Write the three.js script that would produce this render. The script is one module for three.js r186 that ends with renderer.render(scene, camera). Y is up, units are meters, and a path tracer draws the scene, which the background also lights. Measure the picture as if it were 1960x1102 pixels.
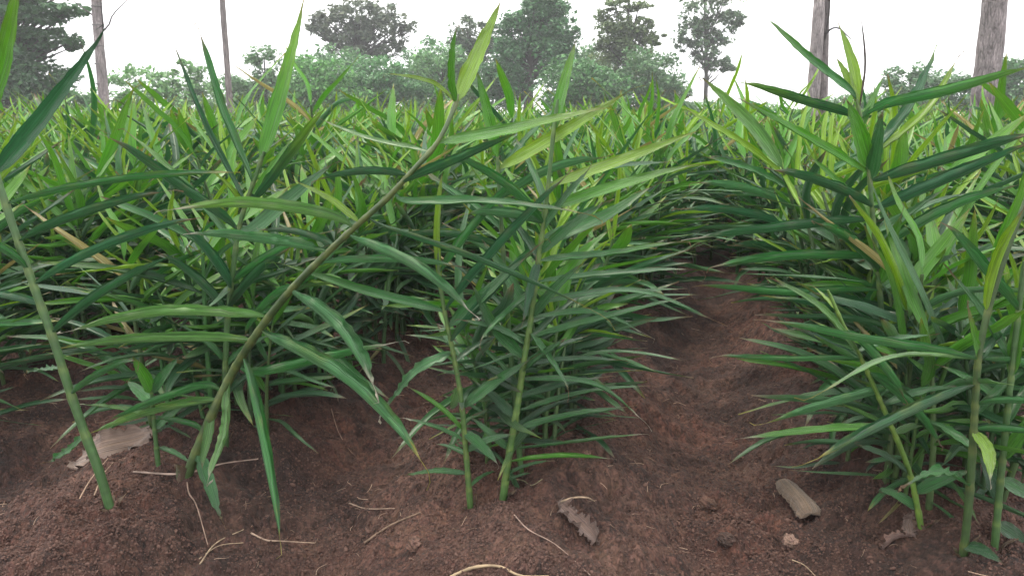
import * as THREE from 'three';
import { mergeGeometries } from 'three/addons/utils/BufferGeometryUtils.js';
import { createNoise2D, createNoise3D } from 'simplex-noise';

// ---------------------------------------------------------------- camera, sky, sun, exposure
const EYE = 0.62, FOC = 1330, PITCH = Math.atan(336 / FOC);
const scene = new THREE.Scene();
const camera = new THREE.PerspectiveCamera(45.0, 1024 / 575, 0.05, 600);
camera.position.set(0, EYE, 0);
camera.rotation.set(-PITCH, 0, 0);
camera.focus = 1.35; camera.userData.fStop = 20;
scene.add(camera);

const renderer = new THREE.WebGLRenderer({ antialias: true });
renderer.toneMapping = THREE.LinearToneMapping;
renderer.toneMappingExposure = 2.6;
renderer.shadowMap.enabled = true;
renderer.shadowMap.type = THREE.PCFSoftShadowMap;

function overcastSky() {
  const W = 256, H = 128, d = new Float32Array(W * H * 4);
  for (let j = 0; j < H; j++) {
    const el = ((j + 0.5) / H - 0.5) * Math.PI, up = Math.max(0, Math.sin(el));
    for (let i = 0; i < W; i++) {
      const k = (j * W + i) * 4, L = 1.0 + 0.36 * up;
      d[k] = L; d[k + 1] = L; d[k + 2] = L * 1.01; d[k + 3] = 1;
    }
  }
  const t = new THREE.DataTexture(d, W, H, THREE.RGBAFormat, THREE.FloatType);
  t.mapping = THREE.EquirectangularReflectionMapping; t.magFilter = THREE.LinearFilter; t.needsUpdate = true;
  return t;
}
scene.background = overcastSky();
scene.environment = scene.background;

const sun = new THREE.DirectionalLight(0xfff4e4, 1.3);
sun.position.set(-5, 22, -8); sun.target.position.set(0, 0, -4);
sun.castShadow = true; sun.shadow.radius = 28;
sun.shadow.camera.left = -14; sun.shadow.camera.right = 14; sun.shadow.camera.top = 14; sun.shadow.camera.bottom = -14;
sun.shadow.camera.far = 80; sun.shadow.mapSize.set(2048, 2048);
scene.add(sun, sun.target);
scene.fog = new THREE.FogExp2(0xf2f5f8, 0.0032);

// ---------------------------------------------------------------- helpers
function rngOf(seed) { let a = seed >>> 0; return () => { a = (a + 0x6D2B79F5) | 0; let t = Math.imul(a ^ (a >>> 15), 1 | a); t = (t + Math.imul(t ^ (t >>> 7), 61 | t)) ^ t; return ((t ^ (t >>> 14)) >>> 0) / 4294967296; }; }
const n2 = createNoise2D(rngOf(11)), n3 = createNoise3D(rngOf(12));
const V = (x, y, z) => new THREE.Vector3(x, y, z);
const clamp = (x, a, b) => Math.min(b, Math.max(a, x));
const smooth = (a, b, x) => { const t = clamp((x - a) / (b - a), 0, 1); return t * t * (3 - 2 * t); };
const taken = {};
function numbered(n) { const k = (taken[n] = (taken[n] ?? -1) + 1); return k ? `${n}_${String(k).padStart(3, '0')}` : n; }
function tag(o, label, category, group) { o.userData.label = label; o.userData.category = category; if (group) o.userData.group = group; return o; }
function shade(o) { o.traverse(m => { if (m.isMesh) { m.castShadow = true; m.receiveShadow = true; } }); return o; }
function meshOf(name, g, m, parent) { const o = new THREE.Mesh(g, m); o.name = name; parent.add(o); return o; }
function groupAt(name, p) { const o = new THREE.Group(); o.name = numbered(name); o.position.copy(p); scene.add(o); return o; }

// a spot in the photograph (1960 x 1102), zd metres ahead of the camera
const CP = Math.cos(PITCH), SP = Math.sin(PITCH);
function ray(px, py) { const X = (px - 980) / FOC, Y = (551 - py) / FOC; return V(X, Y * CP - SP, -(CP + Y * SP)); }
function at(px, py, zd) { const r = ray(px, py); return V(0, EYE, 0).addScaledVector(r, zd / -r.z); }

// the rows run 14 degrees to the right of the view
const ROW_A = 13.92 * Math.PI / 180, ROW_S = 0.61, ROW_U0 = 0.40;
const rowU = (x, z) => x * Math.cos(ROW_A) + z * Math.sin(ROW_A);
function bed(x, z) {
  const far = smooth(9, 22, Math.hypot(x, z));
  const u = rowU(x, z) + 0.03 * n2(x * 0.7, z * 0.7);
  return (1 - far) * 0.052 * Math.cos(2 * Math.PI * (u - ROW_U0) / ROW_S) + 0.022 * n2(x * 1.3 + 5, z * 1.3) * (1 - 0.5 * far);
}
const hash = (i, j) => { const h = Math.sin(i * 127.1 + j * 311.7) * 43758.5453; return h - Math.floor(h); };
function cells(x, z) { const i = Math.floor(x), j = Math.floor(z); let d = 9; for (let a = -1; a < 2; a++) for (let b = -1; b < 2; b++) { const X = i + a + hash(i + a, j + b) - x, Z = j + b + hash(j + b + 7.3, i + a) - z, q = (X * X + Z * Z) / (0.5 + 0.8 * hash(i + a + 3, j + b + 5)); if (q < d) d = q; } return 1 - Math.min(1, d); }
function crumbs(x, z) {
  let h = 0.012 * n2(x * 6, z * 6) + 0.009 * n2(x * 14 + 3, z * 14);
  const a = n2(x * 30, z * 30 + 7), b = n2(x * 62 + 9, z * 62), c = n2(x * 115, z * 115 + 2);
  const lump = 1 - Math.abs(a);
  h += 0.0055 * lump * lump * smooth(-0.3, 0.5, n2(x * 4 + 20, z * 4)) + 0.0032 * (1 - Math.abs(b)) + 0.0016 * c;
  const rough = 0.25 + 0.75 * smooth(-0.35, 0.55, n2(x * 2.3 + 70, z * 2.3) + 0.5 * n2(x * 8, z * 8 + 70));
  h += rough * (0.013 * cells(x * 26, z * 26) + 0.0095 * cells(x * 58 + 3, z * 58 + x * 9) + 0.0045 * cells(x * 108 + z * 20, z * 108));
  return h - 0.012;
}
function ground(x, z) { const r = Math.hypot(x, z); return bed(x, z) + crumbs(x, z) * (1 - smooth(3, 8, r)); }
function onGround(px, py) { const r = ray(px, py); let t = EYE / -r.y; for (let k = 0; k < 12; k++) t = (EYE - ground(t * r.x, t * r.z)) / -r.y; return V(t * r.x, ground(t * r.x, t * r.z), t * r.z); }

// ---------------------------------------------------------------- textures and materials
function dataTex(W, H, f, srgb, repeat = true) {
  const d = new Uint8Array(W * H * 4);
  for (let j = 0; j < H; j++) for (let i = 0; i < W; i++) { const c = f(i / W, j / H), k = (j * W + i) * 4; d[k] = clamp(c[0] * 255, 0, 255); d[k + 1] = clamp(c[1] * 255, 0, 255); d[k + 2] = clamp(c[2] * 255, 0, 255); d[k + 3] = 255; }
  const t = new THREE.DataTexture(d, W, H, THREE.RGBAFormat); t.magFilter = THREE.LinearFilter; t.minFilter = THREE.LinearMipmapLinearFilter; t.generateMipmaps = true;
  if (srgb) t.colorSpace = THREE.SRGBColorSpace;
  if (repeat) t.wrapS = t.wrapT = THREE.RepeatWrapping;
  t.needsUpdate = true; return t;
}
// noise that tiles: walk a torus by blending two shifted reads
function tile(u, v, fu, fv, s) { const a = Math.PI * 2; const x = Math.cos(u * a) * fu / a, y = Math.sin(u * a) * fu / a; const z = v * fv; const w = smooth(0.8, 1, v); return n3(x + s, y, z + s * 3) * (1 - w) + n3(x + s, y, z - fv + s * 3) * w; }

// leaf: fine parallel veins that leave the midrib at a low angle, faint bands and flecks
const leafMap = dataTex(256, 1024, (u, v) => {
  const e = Math.abs(u - 0.5) * 2;
  const line = v * 26 - e * 9;
  const vein = 0.5 + 0.5 * Math.sin((u - 0.5) * 150 + v * 3 * Math.sign(u - 0.5));
  const obl = 0.5 + 0.5 * Math.sin(line * 6.283);
  const rib = Math.exp(-Math.pow((u - 0.5) / 0.018, 2));
  const blot = 0.5 + 0.5 * n2(u * 5, v * 9), fine = n2(u * 60, v * 26), streak = 0.65 * n2(u * 19 + 4, v * 1.4) + 0.5 * n2(u * 44 + 4, v * 2.2);
  let g = 0.80 + 0.05 * vein + 0.03 * obl + 0.12 * (blot - 0.5) + 0.19 * streak + 0.06 * n2(u * 70 + 9, v * 3) + 0.04 * fine;
  const fl = n2(u * 38 + 50, v * 90) > 0.86 && n2(u * 4, v * 6 + 30) > 0.3 ? 0.22 : 0, sp = n2(u * 26 + 90, v * 60 + 5) > 0.9 ? 0.3 : 0;
  g *= 1 - sp;
  return [g * (1 + 0.02 * streak) + rib * 0.16 + fl * 1.1, g + rib * 0.13 + fl, g * (1 - 0.03 * streak) + rib * 0.07 + fl * 0.9];
}, true);
const leafBump = dataTex(256, 512, (u, v) => {
  const vein = 0.5 + 0.5 * Math.sin((u - 0.5) * 150), rib = Math.exp(-Math.pow((u - 0.5) / 0.02, 2));
  const h = 0.5 + 0.16 * (vein - 0.5) + 0.14 * n2(u * 9, v * 7) + 0.22 * n2(u * 22, v * 2) - 0.25 * rib; return [h, h, h];
});
const leafMat = new THREE.MeshPhysicalMaterial({ name: 'ginger leaf', color: 0xffffff, vertexColors: true, map: leafMap, bumpMap: leafBump, bumpScale: 0.0016, roughness: 0.86, transmission: 0.35, thickness: 0, specularIntensity: 0.4, clearcoat: 0.42, clearcoatRoughness: 0.3, side: THREE.DoubleSide });
const stemMap = dataTex(64, 512, (u, v) => { const g = 0.84 + 0.07 * tile(u, v, 18, 8, 2) + 0.07 * tile(u, v, 3, 22, 8) + 0.06 * tile(u, v, 30, 3, 5); return [g * 1.02, g, g * 0.96]; }, true);
const stemMat = new THREE.MeshPhysicalMaterial({ name: 'ginger stem', color: 0xffffff, vertexColors: true, map: stemMap, roughness: 0.6, clearcoat: 0.25, clearcoatRoughness: 0.4 });

const COL = {
  dark: [0.018, 0.112, 0.028], green: [0.030, 0.178, 0.030], grey: [0.062, 0.212, 0.066], fresh: [0.074, 0.300, 0.008],
  lime: [0.205, 0.400, 0.006], pale: [0.112, 0.282, 0.060], blue: [0.021, 0.134, 0.042], dry: [0.29, 0.255, 0.075], husk: [0.10, 0.07, 0.055],
};
const TIP = { y: [0.42, 0.36, 0.05], w: [0.62, 0.56, 0.44], b: [0.26, 0.15, 0.07], l: [0.22, 0.38, 0.03], n: null };

// width of a blade along its length: narrow neck, full in the middle, long drawn-out point
function blade(s, full, neck = 0.14) { const up = 1 - Math.exp(-Math.pow(s / 0.10, 1.2)); return Math.max(0.012, (neck + (1 - neck) * up) * Math.pow(Math.max(0, 1 - Math.pow(s, full)), 0.9)); }

// leaf along a curve. N0: the way the upper face looks; margins curl towards it
function leafGeometry(curve, N0, o) {
  const L = o.nl ?? 16, W = o.nw ?? 6, half = o.half, pos = [], nor = [], col = [], uv = [], idx = [];
  const base = o.col, tip = o.tip, r = o.rng, ph = r() * 50, full = o.full ?? 2.4, len = curve.getLength();
  const p = V(), t = V(), n = V(), b = V(), q = V();
  const vv = 0.15 + len * 1.6, v0 = r() * 5;
  const grid = [];
  for (let i = 0; i <= L; i++) {
    const s = i / L; curve.getPointAt(s, p); curve.getTangentAt(s, t);
    n.copy(N0).addScaledVector(t, -N0.dot(t)).normalize(); b.crossVectors(t, n);
    const tw = (o.twist ?? 0) * (s - 0.3), ct = Math.cos(tw), st = Math.sin(tw);
    const nn = n.clone().multiplyScalar(ct).addScaledVector(b, st), bb = V().crossVectors(t, nn);
    const w = half * (o.hook ? Math.max(0.035, blade(Math.min(1, s / (1 - o.hook)), full, o.neck)) : blade(s, full, o.neck));
    const open = o.unroll ? 1 - o.unroll * smooth(0.5, 1, s) : 1;
    const th = Math.max(0.12, o.curl * open * (0.72 + 0.28 * Math.sin(Math.PI * Math.min(1, s * 1.15)))), R = w / (th / 2);
    const row = [];
    for (let j = 0; j <= W; j++) {
      const a = (j / W - 0.5) * th, edge = Math.abs(j / W - 0.5) * 2, e3 = edge * edge * edge;
      const sg = j / W < 0.5 ? 11 : 37;
      const ruff = (o.wave ?? 0) * half * e3 * (n2(s * 7 + ph, sg) + 0.5 * n2(s * 19 + ph, sg + 3)) + half * (o.curl > 2.4 ? 0.02 : 0.06) * n2(s * 5 + ph, j * 0.5);
      const rib = o.ribs ? half * 0.045 * Math.sin(s * 95) : 0;
      const nick = (o.nick ?? 0) * half * e3 * Math.max(0, n2(s * 16 + ph, sg + 9) - 0.1);
      const sa = Math.sin(a), ca = Math.cos(a);
      q.copy(p).addScaledVector(bb, R * sa).addScaledVector(nn, R * (1 - ca) + ruff + rib);
      if (nick) q.addScaledVector(bb, -Math.sign(a) * nick);
      row.push(q.clone()); uv.push(j / W, v0 + s * vv);
      const ta = o.hook ? (o.tipAt ?? 0.86) * (1 - o.hook) - 0.02 : o.tipAt ?? 0.86; let tipk = tip ? smooth(ta, o.hook ? Math.min(1, 1.02 - o.hook) : 1.0, s + 0.05 * n2(s * 9, ph + j)) : 0;
      if (tip && o.edgeDry) tipk = Math.max(tipk, e3 * smooth(0.25, 0.7, n2(s * 8 + ph, sg * 3)) * o.edgeDry);
      const m = 1 + 0.10 * n2(s * 3 + ph, j * 0.4), yl = (o.yellow ?? 0) * smooth(0.25, 0.95, s);
      for (let k = 0; k < 3; k++) { let c = base[k] * m; if (yl) c += (COL.lime[k] - c) * yl; if (tipk) c += (tip[k] - c) * tipk; col.push(c); }
    }
    grid.push(row);
  }
  const k = W + 1, du = V(), dv = V(), nm = V();
  for (let i = 0; i <= L; i++) for (let j = 0; j <= W; j++) {
    const c = grid[i][j]; pos.push(c.x, c.y, c.z);
    dv.subVectors(grid[Math.min(L, i + 1)][j], grid[Math.max(0, i - 1)][j]); du.subVectors(grid[i][Math.min(W, j + 1)], grid[i][Math.max(0, j - 1)]);
    nm.crossVectors(du, dv).normalize(); nor.push(nm.x, nm.y, nm.z);
    if (i < L && j < W) { const x = i * k + j; idx.push(x, x + 1, x + k, x + 1, x + k + 1, x + k); }
  }
  const g = new THREE.BufferGeometry();
  g.setAttribute('position', new THREE.Float32BufferAttribute(pos, 3)); g.setAttribute('normal', new THREE.Float32BufferAttribute(nor, 3));
  g.setAttribute('color', new THREE.Float32BufferAttribute(col, 3)); g.setAttribute('uv', new THREE.Float32BufferAttribute(uv, 2)); g.setIndex(idx);
  return g;
}
// tapered tube with vertex colours
function tubeGeometry(pts, radius, color, nl, nr = 8, vs = 4) {
  const curve = pts.getPointAt ? pts : new THREE.CatmullRomCurve3(pts, false, 'centripetal');
  const pos = [], nor = [], col = [], uv = [], idx = [], fr = curve.computeFrenetFrames(nl, false), len = curve.getLength(), p = V(), d = V();
  for (let i = 0; i <= nl; i++) {
    const s = i / nl; curve.getPointAt(s, p); const R = radius(s);
    for (let j = 0; j <= nr; j++) {
      const a = j / nr * Math.PI * 2; d.copy(fr.normals[i]).multiplyScalar(Math.cos(a)).addScaledVector(fr.binormals[i], Math.sin(a));
      pos.push(p.x + d.x * R, p.y + d.y * R, p.z + d.z * R); nor.push(d.x, d.y, d.z); uv.push(j / nr, s * len * vs);
      const c = color(s, j); col.push(c[0], c[1], c[2]);
      if (i < nl && j < nr) { const k = nr + 1, x = i * k + j; idx.push(x, x + 1, x + k, x + 1, x + k + 1, x + k); }
    }
  }
  for (const [i, sgn] of [[0, -1], [nl, 1]]) {
    const c = pos.length / 3; curve.getPointAt(i / nl, p); curve.getTangentAt(i / nl, d); pos.push(p.x, p.y, p.z); nor.push(d.x * sgn, d.y * sgn, d.z * sgn); uv.push(0.5, i / nl * len * vs); const q = color(i / nl, 0); col.push(q[0], q[1], q[2]);
    for (let j = 0; j < nr; j++) { const x = i * (nr + 1) + j; if (sgn < 0) idx.push(c, x + 1, x); else idx.push(c, x, x + 1); }
  }
  const g = new THREE.BufferGeometry();
  g.setAttribute('position', new THREE.Float32BufferAttribute(pos, 3)); g.setAttribute('normal', new THREE.Float32BufferAttribute(nor, 3));
  g.setAttribute('color', new THREE.Float32BufferAttribute(col, 3)); g.setAttribute('uv', new THREE.Float32BufferAttribute(uv, 2)); g.setIndex(idx);
  return g;
}

// ---------------------------------------------------------------- the ground
// grains: cells that wrap round the tile; returns [height of the grain, its own tone]
const table = new Float32Array(4096); { const r = rngOf(5); for (let i = 0; i < 4096; i++) table[i] = r(); }
const wrapHash = (i, j, n, k) => table[((((i % n) + n) % n) * 73 + (((j % n) + n) % n) * 179 + k * 311 + n * 7) & 4095];
function grains(u, v, n) {
  const x = u * n, y = v * n, i = Math.floor(x), j = Math.floor(y); let d = 9, t = 0;
  for (let a = -1; a < 2; a++) for (let b = -1; b < 2; b++) { const X = i + a + wrapHash(i + a, j + b, n, 1) - x, Y = j + b + wrapHash(i + a, j + b, n, 2) - y, q = (X * X + Y * Y) / (0.35 + wrapHash(i + a, j + b, n, 3)); if (q < d) { d = q; t = wrapHash(i + a, j + b, n, 4); } }
  return [1 - Math.min(1, d), t];
}
const soilMap = dataTex(1024, 1024, (u, v) => {
  const A = grains(u, v, 19)[1], B = grains(u, v, 61)[1], C = grains(u, v, 167)[1], D = grains(u, v, 331)[1];
  const g = 0.64 + 0.10 * (A - 0.5) + 0.17 * (B - 0.5) + 0.26 * (C - 0.5) + 0.22 * (D - 0.5);
  return [g, g * (0.985 + 0.04 * (B - 0.5)), g * (0.965 + 0.06 * (C - 0.5))];
}, true);
soilMap.repeat.set(1 / 0.93, 1 / 0.93);
const soilBump = dataTex(1024, 1024, (u, v) => { const h = 0.05 + 0.45 * grains(u, v, 47)[0] + 0.28 * grains(u, v, 113)[0] + 0.2 * grains(u, v, 257)[0]; return [h, h, h]; });
soilBump.repeat.set(1 / 0.61, 1 / 0.61);
const soilMat = new THREE.MeshStandardMaterial({ name: 'red brown soil', color: 0xffffff, vertexColors: true, map: soilMap, bumpMap: soilBump, bumpScale: 0.008, roughness: 0.97 });
function axis(a, b, step, lo, hi, grow) { const r = []; for (let x = a; x <= b + 1e-9; x += step) r.push(x); let s = step, x = r[r.length - 1]; while (x < hi) { s *= grow; x += s; r.push(x); } s = step; x = a; while (x > lo) { s *= grow; x -= s; r.unshift(x); } return r; }
{
  const xs = axis(-1.2, 1.35, 0.0044, -110, 110, 1.1), zs = axis(-2.1, -0.66, 0.0044, -130, 12, 1.1), nx = xs.length, nz = zs.length;
  const pos = new Float32Array(nx * nz * 3), col = new Float32Array(nx * nz * 3), uv = new Float32Array(nx * nz * 2), idx = [];
  const dry = [0.174, 0.090, 0.066], wet = [0.062, 0.029, 0.0215], red = [0.158, 0.063, 0.042], weed = [0.10, 0.13, 0.045];
  for (let j = 0; j < nz; j++) for (let i = 0; i < nx; i++) {
    const x = xs[i], z = zs[j], k = j * nx + i, r = Math.hypot(x, z);
    pos[k * 3] = x; pos[k * 3 + 1] = ground(x, z); pos[k * 3 + 2] = z; uv[k * 2] = x; uv[k * 2 + 1] = z;
    const a = smooth(-0.6, 0.7, n2(x * 1.7 + 8, z * 1.7) + 0.5 * n2(x * 6, z * 6 + 4)), b = smooth(-0.2, 0.9, n2(x * 2.6 + 40, z * 2.6) + 0.4 * n2(x * 13, z * 13 + 9)), w = smooth(12, 20, r + 3 * n2(x * 0.3, z * 0.3));
    for (let c = 0; c < 3; c++) { let v = wet[c] + (dry[c] - wet[c]) * a * 0.85; v += (red[c] - v) * b * 0.6; v += (weed[c] - v) * w; col[k * 3 + c] = v; }
    if (i < nx - 1 && j < nz - 1) idx.push(k, k + nx, k + 1, k + 1, k + nx, k + nx + 1);
  }
  const g = new THREE.BufferGeometry();
  g.setAttribute('position', new THREE.BufferAttribute(pos, 3)); g.setAttribute('color', new THREE.BufferAttribute(col, 3)); g.setAttribute('uv', new THREE.BufferAttribute(uv, 2)); g.setIndex(idx); g.computeVertexNormals();
  const o = meshOf('ground', g, soilMat, scene); o.userData.kind = 'structure'; o.userData.label = 'red brown tilled soil raised in long planting ridges';
}

// ---------------------------------------------------------------- ginger plants traced from the photograph
const STEM = [0.050, 0.125, 0.036];
// stem: [px, py, metres further away than the foot]; leaves: [base x, y, tip x, y, width px, colour, {options}]
const heroes = [];
function plant(seed, label, stem, r0, r1, leaves, o = {}) {
  const r = rngOf(seed), foot = onGround(stem[0][0], stem[0][1]); foot.y -= 0.03;
  const g = groupAt('ginger_plant', foot); tag(g, label, 'ginger plant', o.group ?? 'ginger plants along the front of the rows');
  const zf = -foot.z, pts = stem.map(([x, y, dz = 0], i) => i ? at(x, y, zf + dz) : foot.clone());
  const curve = new THREE.CatmullRomCurve3(pts, false, 'centripetal'), N = 60, samp = curve.getSpacedPoints(N);
  const zAt = new Float32Array(N + 1); samp.forEach((p, i) => { zAt[i] = -p.z; });
  const nodes = [];
  for (const [bx, by, tx, ty, wpx, cname, q = {}] of leaves) {
    // where the leaf leaves its stem: the nearest sample as seen in the photograph
    let best = 1e9, bi = 0;
    samp.forEach((p, i) => { const c = at(bx, by, zAt[i]); const d = c.distanceTo(p); if (d < best) { best = d; bi = i; } });
    const z0 = zAt[bi]; nodes.push(bi / N);
    const P0 = samp[bi].clone(), dz = q.dz ?? (r() - 0.5) * 0.12, Pb = at(bx, by, z0 + dz * 0.05), P2 = at(tx, ty, z0 + dz);
    const len = Pb.distanceTo(P2), up = q.up ?? (0.02 + 0.03 * r());
    const mid = q.m ? at(q.m[0], q.m[1], z0 + dz * 0.45) : Pb.clone().lerp(P2, 0.5).add(V(0, len * up, 0));
    const list = best > 0.012 ? [P0, Pb, mid, P2] : [P0, mid, P2];
    const dir = P2.clone().sub(mid).normalize(), hl = 0.010 + 0.014 * r(), side = V(r() - 0.5, r() - 0.75, r() - 0.5);
    list.push(P2.clone().addScaledVector(dir, hl * 0.6).addScaledVector(side, hl * 0.4), P2.clone().addScaledVector(dir, hl * (0.9 - 0.8 * r())).addScaledVector(side, hl * 1.2));
    const curveL = new THREE.CatmullRomCurve3(list, false, 'centripetal');
    const t = P2.clone().sub(P0).normalize(), eye = V(0, EYE, 0).sub(mid).normalize();
    const nv = eye.addScaledVector(t, -eye.dot(t)).normalize(); let bv = V().crossVectors(t, nv).normalize();
    if (bv.y < 0 || (Math.abs(bv.y) < 0.15 && (r() < 0.5))) bv.negate();
    const curl = q.curl ?? (2.0 + 1.5 * r()), roll = (q.roll ?? (curl > 1.7 ? 48 + 30 * r() : 15 + 35 * r())) * Math.PI / 180;
    const N0 = nv.multiplyScalar(Math.cos(roll)).addScaledVector(bv, Math.sin(roll));
    const scale = (mid.distanceTo(V(0, EYE, 0))) / FOC, app = wpx * scale * (curl < 1.7 ? 0.54 : 0.60);   // apparent width in metres
    const halfArc = curl >= Math.PI ? app / 2 * curl / 2 : app / 2 * (curl / 2) / Math.max(0.12, curl > 1.7 ? Math.sin(curl / 2) : Math.sin(curl / 2) * Math.max(0.4, Math.cos(roll)));
    const lg = leafGeometry(curveL, N0, { rng: r, half: Math.min(halfArc, 0.026), hook: clamp(1 - 0.985 * len / curveL.getLength(), 0.02, 0.14), curl, col: COL[cname], tip: TIP[q.tip ?? 'b'], tipAt: q.tipAt ?? 0.9, yellow: q.yl ?? 0, twist: q.tw ?? (r() - 0.5) * 0.7, wave: q.wave ?? 0.12, nick: q.nick ?? 0.1, edgeDry: q.dry ?? 0.22, full: q.full ?? 2.6, unroll: q.un ?? 0.3, nl: 26, nw: 8 });
    lg.translate(-foot.x, -foot.y, -foot.z);
    meshOf('leaf', lg, leafMat, g);
  }
  for (let i = 0; i < 4; i++) {
    const a0 = r() * 6.28, q0 = samp[1], o0 = V(Math.cos(a0), 0, Math.sin(a0)), h = 0.02 + 0.03 * r(), c = new THREE.CatmullRomCurve3([q0.clone().addScaledVector(o0, r0 * 0.75), q0.clone().addScaledVector(o0, r0 * 1.1).add(V(0, h * 0.6, 0)), q0.clone().addScaledVector(o0, r0 * 1.3 + 0.012 * r()).add(V(0, h, 0))]);
    meshOf('basal_sheath', leafGeometry(c, o0.clone().negate(), { rng: r, half: r0 * 0.95, curl: 1.9, col: [[0.20, 0.13, 0.085], [0.12, 0.14, 0.05], [0.28, 0.2, 0.14]][i % 3], tip: TIP.b, tipAt: 0.6, nl: 6, nw: 4, wave: 0.3, nick: 0.5, full: 3, neck: 0.8 }).translate(-foot.x, -foot.y, -foot.z), leafMat, g);
  }
  const sorted = [...nodes].sort((a, b) => a - b);
  const rad = s => { let R = 0.73 * (r0 + (r1 - r0) * s); const nx = sorted.find(n => n >= s), pv = sorted.filter(n => n < s).pop() ?? 0; if (nx !== undefined && nx - pv > 0.004) R += 0.0009 * Math.pow((s - pv) / (nx - pv), 3) - 0.0003; return R * (s > 0.985 ? 0.7 : 1); };
  const tint = o.stem ?? STEM;
  const sg = tubeGeometry(curve, rad, s => { let k = 0; for (const n of nodes) k = Math.max(k, Math.exp(-Math.pow((s - n) / 0.01, 2))); const band = sorted.filter(n => n < s).length, m = 0.90 + 0.2 * hash(band, seed) + 0.1 * n2(s * 30, seed); return [tint[0] * m + 0.06 * k, tint[1] * m + 0.055 * k, tint[2] * m + 0.015 * k]; }, 110, 9);
  sg.translate(-foot.x, -foot.y, -foot.z); meshOf('stem', sg, stemMat, g); shade(g); heroes.push(foot);
  return g;
}
const FLAT = { curl: 0.9, roll: 25, un: 0 }, OPEN = { curl: 2.2, roll: 55, un: 0.3, full: 3 }, ROLL = { curl: 4.3, roll: 80, un: 0.28, wave: 0.06, full: 5 };
const F = o => ({ ...FLAT, ...o }), O = o => ({ ...OPEN, ...o }), R = o => ({ ...ROLL, ...o });

plant(101, 'leftmost leaning ginger stem with rolled blue-green leaves on its right side',
  [[214, 972], [190, 905], [160, 825], [130, 740], [103, 655], [70, 565], [40, 480], [8, 385], [-18, 300], [-30, 210]], 0.0094, 0.0055, [
    [10, 387, 452, 330, 25, 'green', R({ m: [200, 353], tip: 'y' })], [40, 467, 316, 366, 33, 'dark', R({ m: [165, 413], tip: 'b' })],
    [66, 541, 384, 417, 32, 'blue', R({ m: [215, 472], tip: 'b' })], [103, 632, 338, 486, 31, 'dark', R({ m: [210, 558], tip: 'n' })],
    [143, 757, 254, 690, 24, 'green', R({ m: [195, 718] })], [60, 517, -60, 455, 26, 'green', R({ dz: -0.03 })], [72, 592, -70, 562, 24, 'blue', R({})],
    [127, 705, 52, 713, 20, 'grey', O({ tip: 'b', nick: 0.6, wave: 0.5 })], [163, 832, 97, 881, 28, 'green', O({ m: [140, 856], wave: 0.5, tip: 'b' })],
    [-20, 330, 199, 56, 46, 'blue', O({ m: [82, 222], curl: 1.7, roll: 20, full: 2.0, dz: -0.04, tip: 'n' })],
    [-28, 230, 34, -60, 50, 'fresh', F({ m: [10, 95], dz: -0.1, yl: 0.5 })],
  ]);
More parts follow.
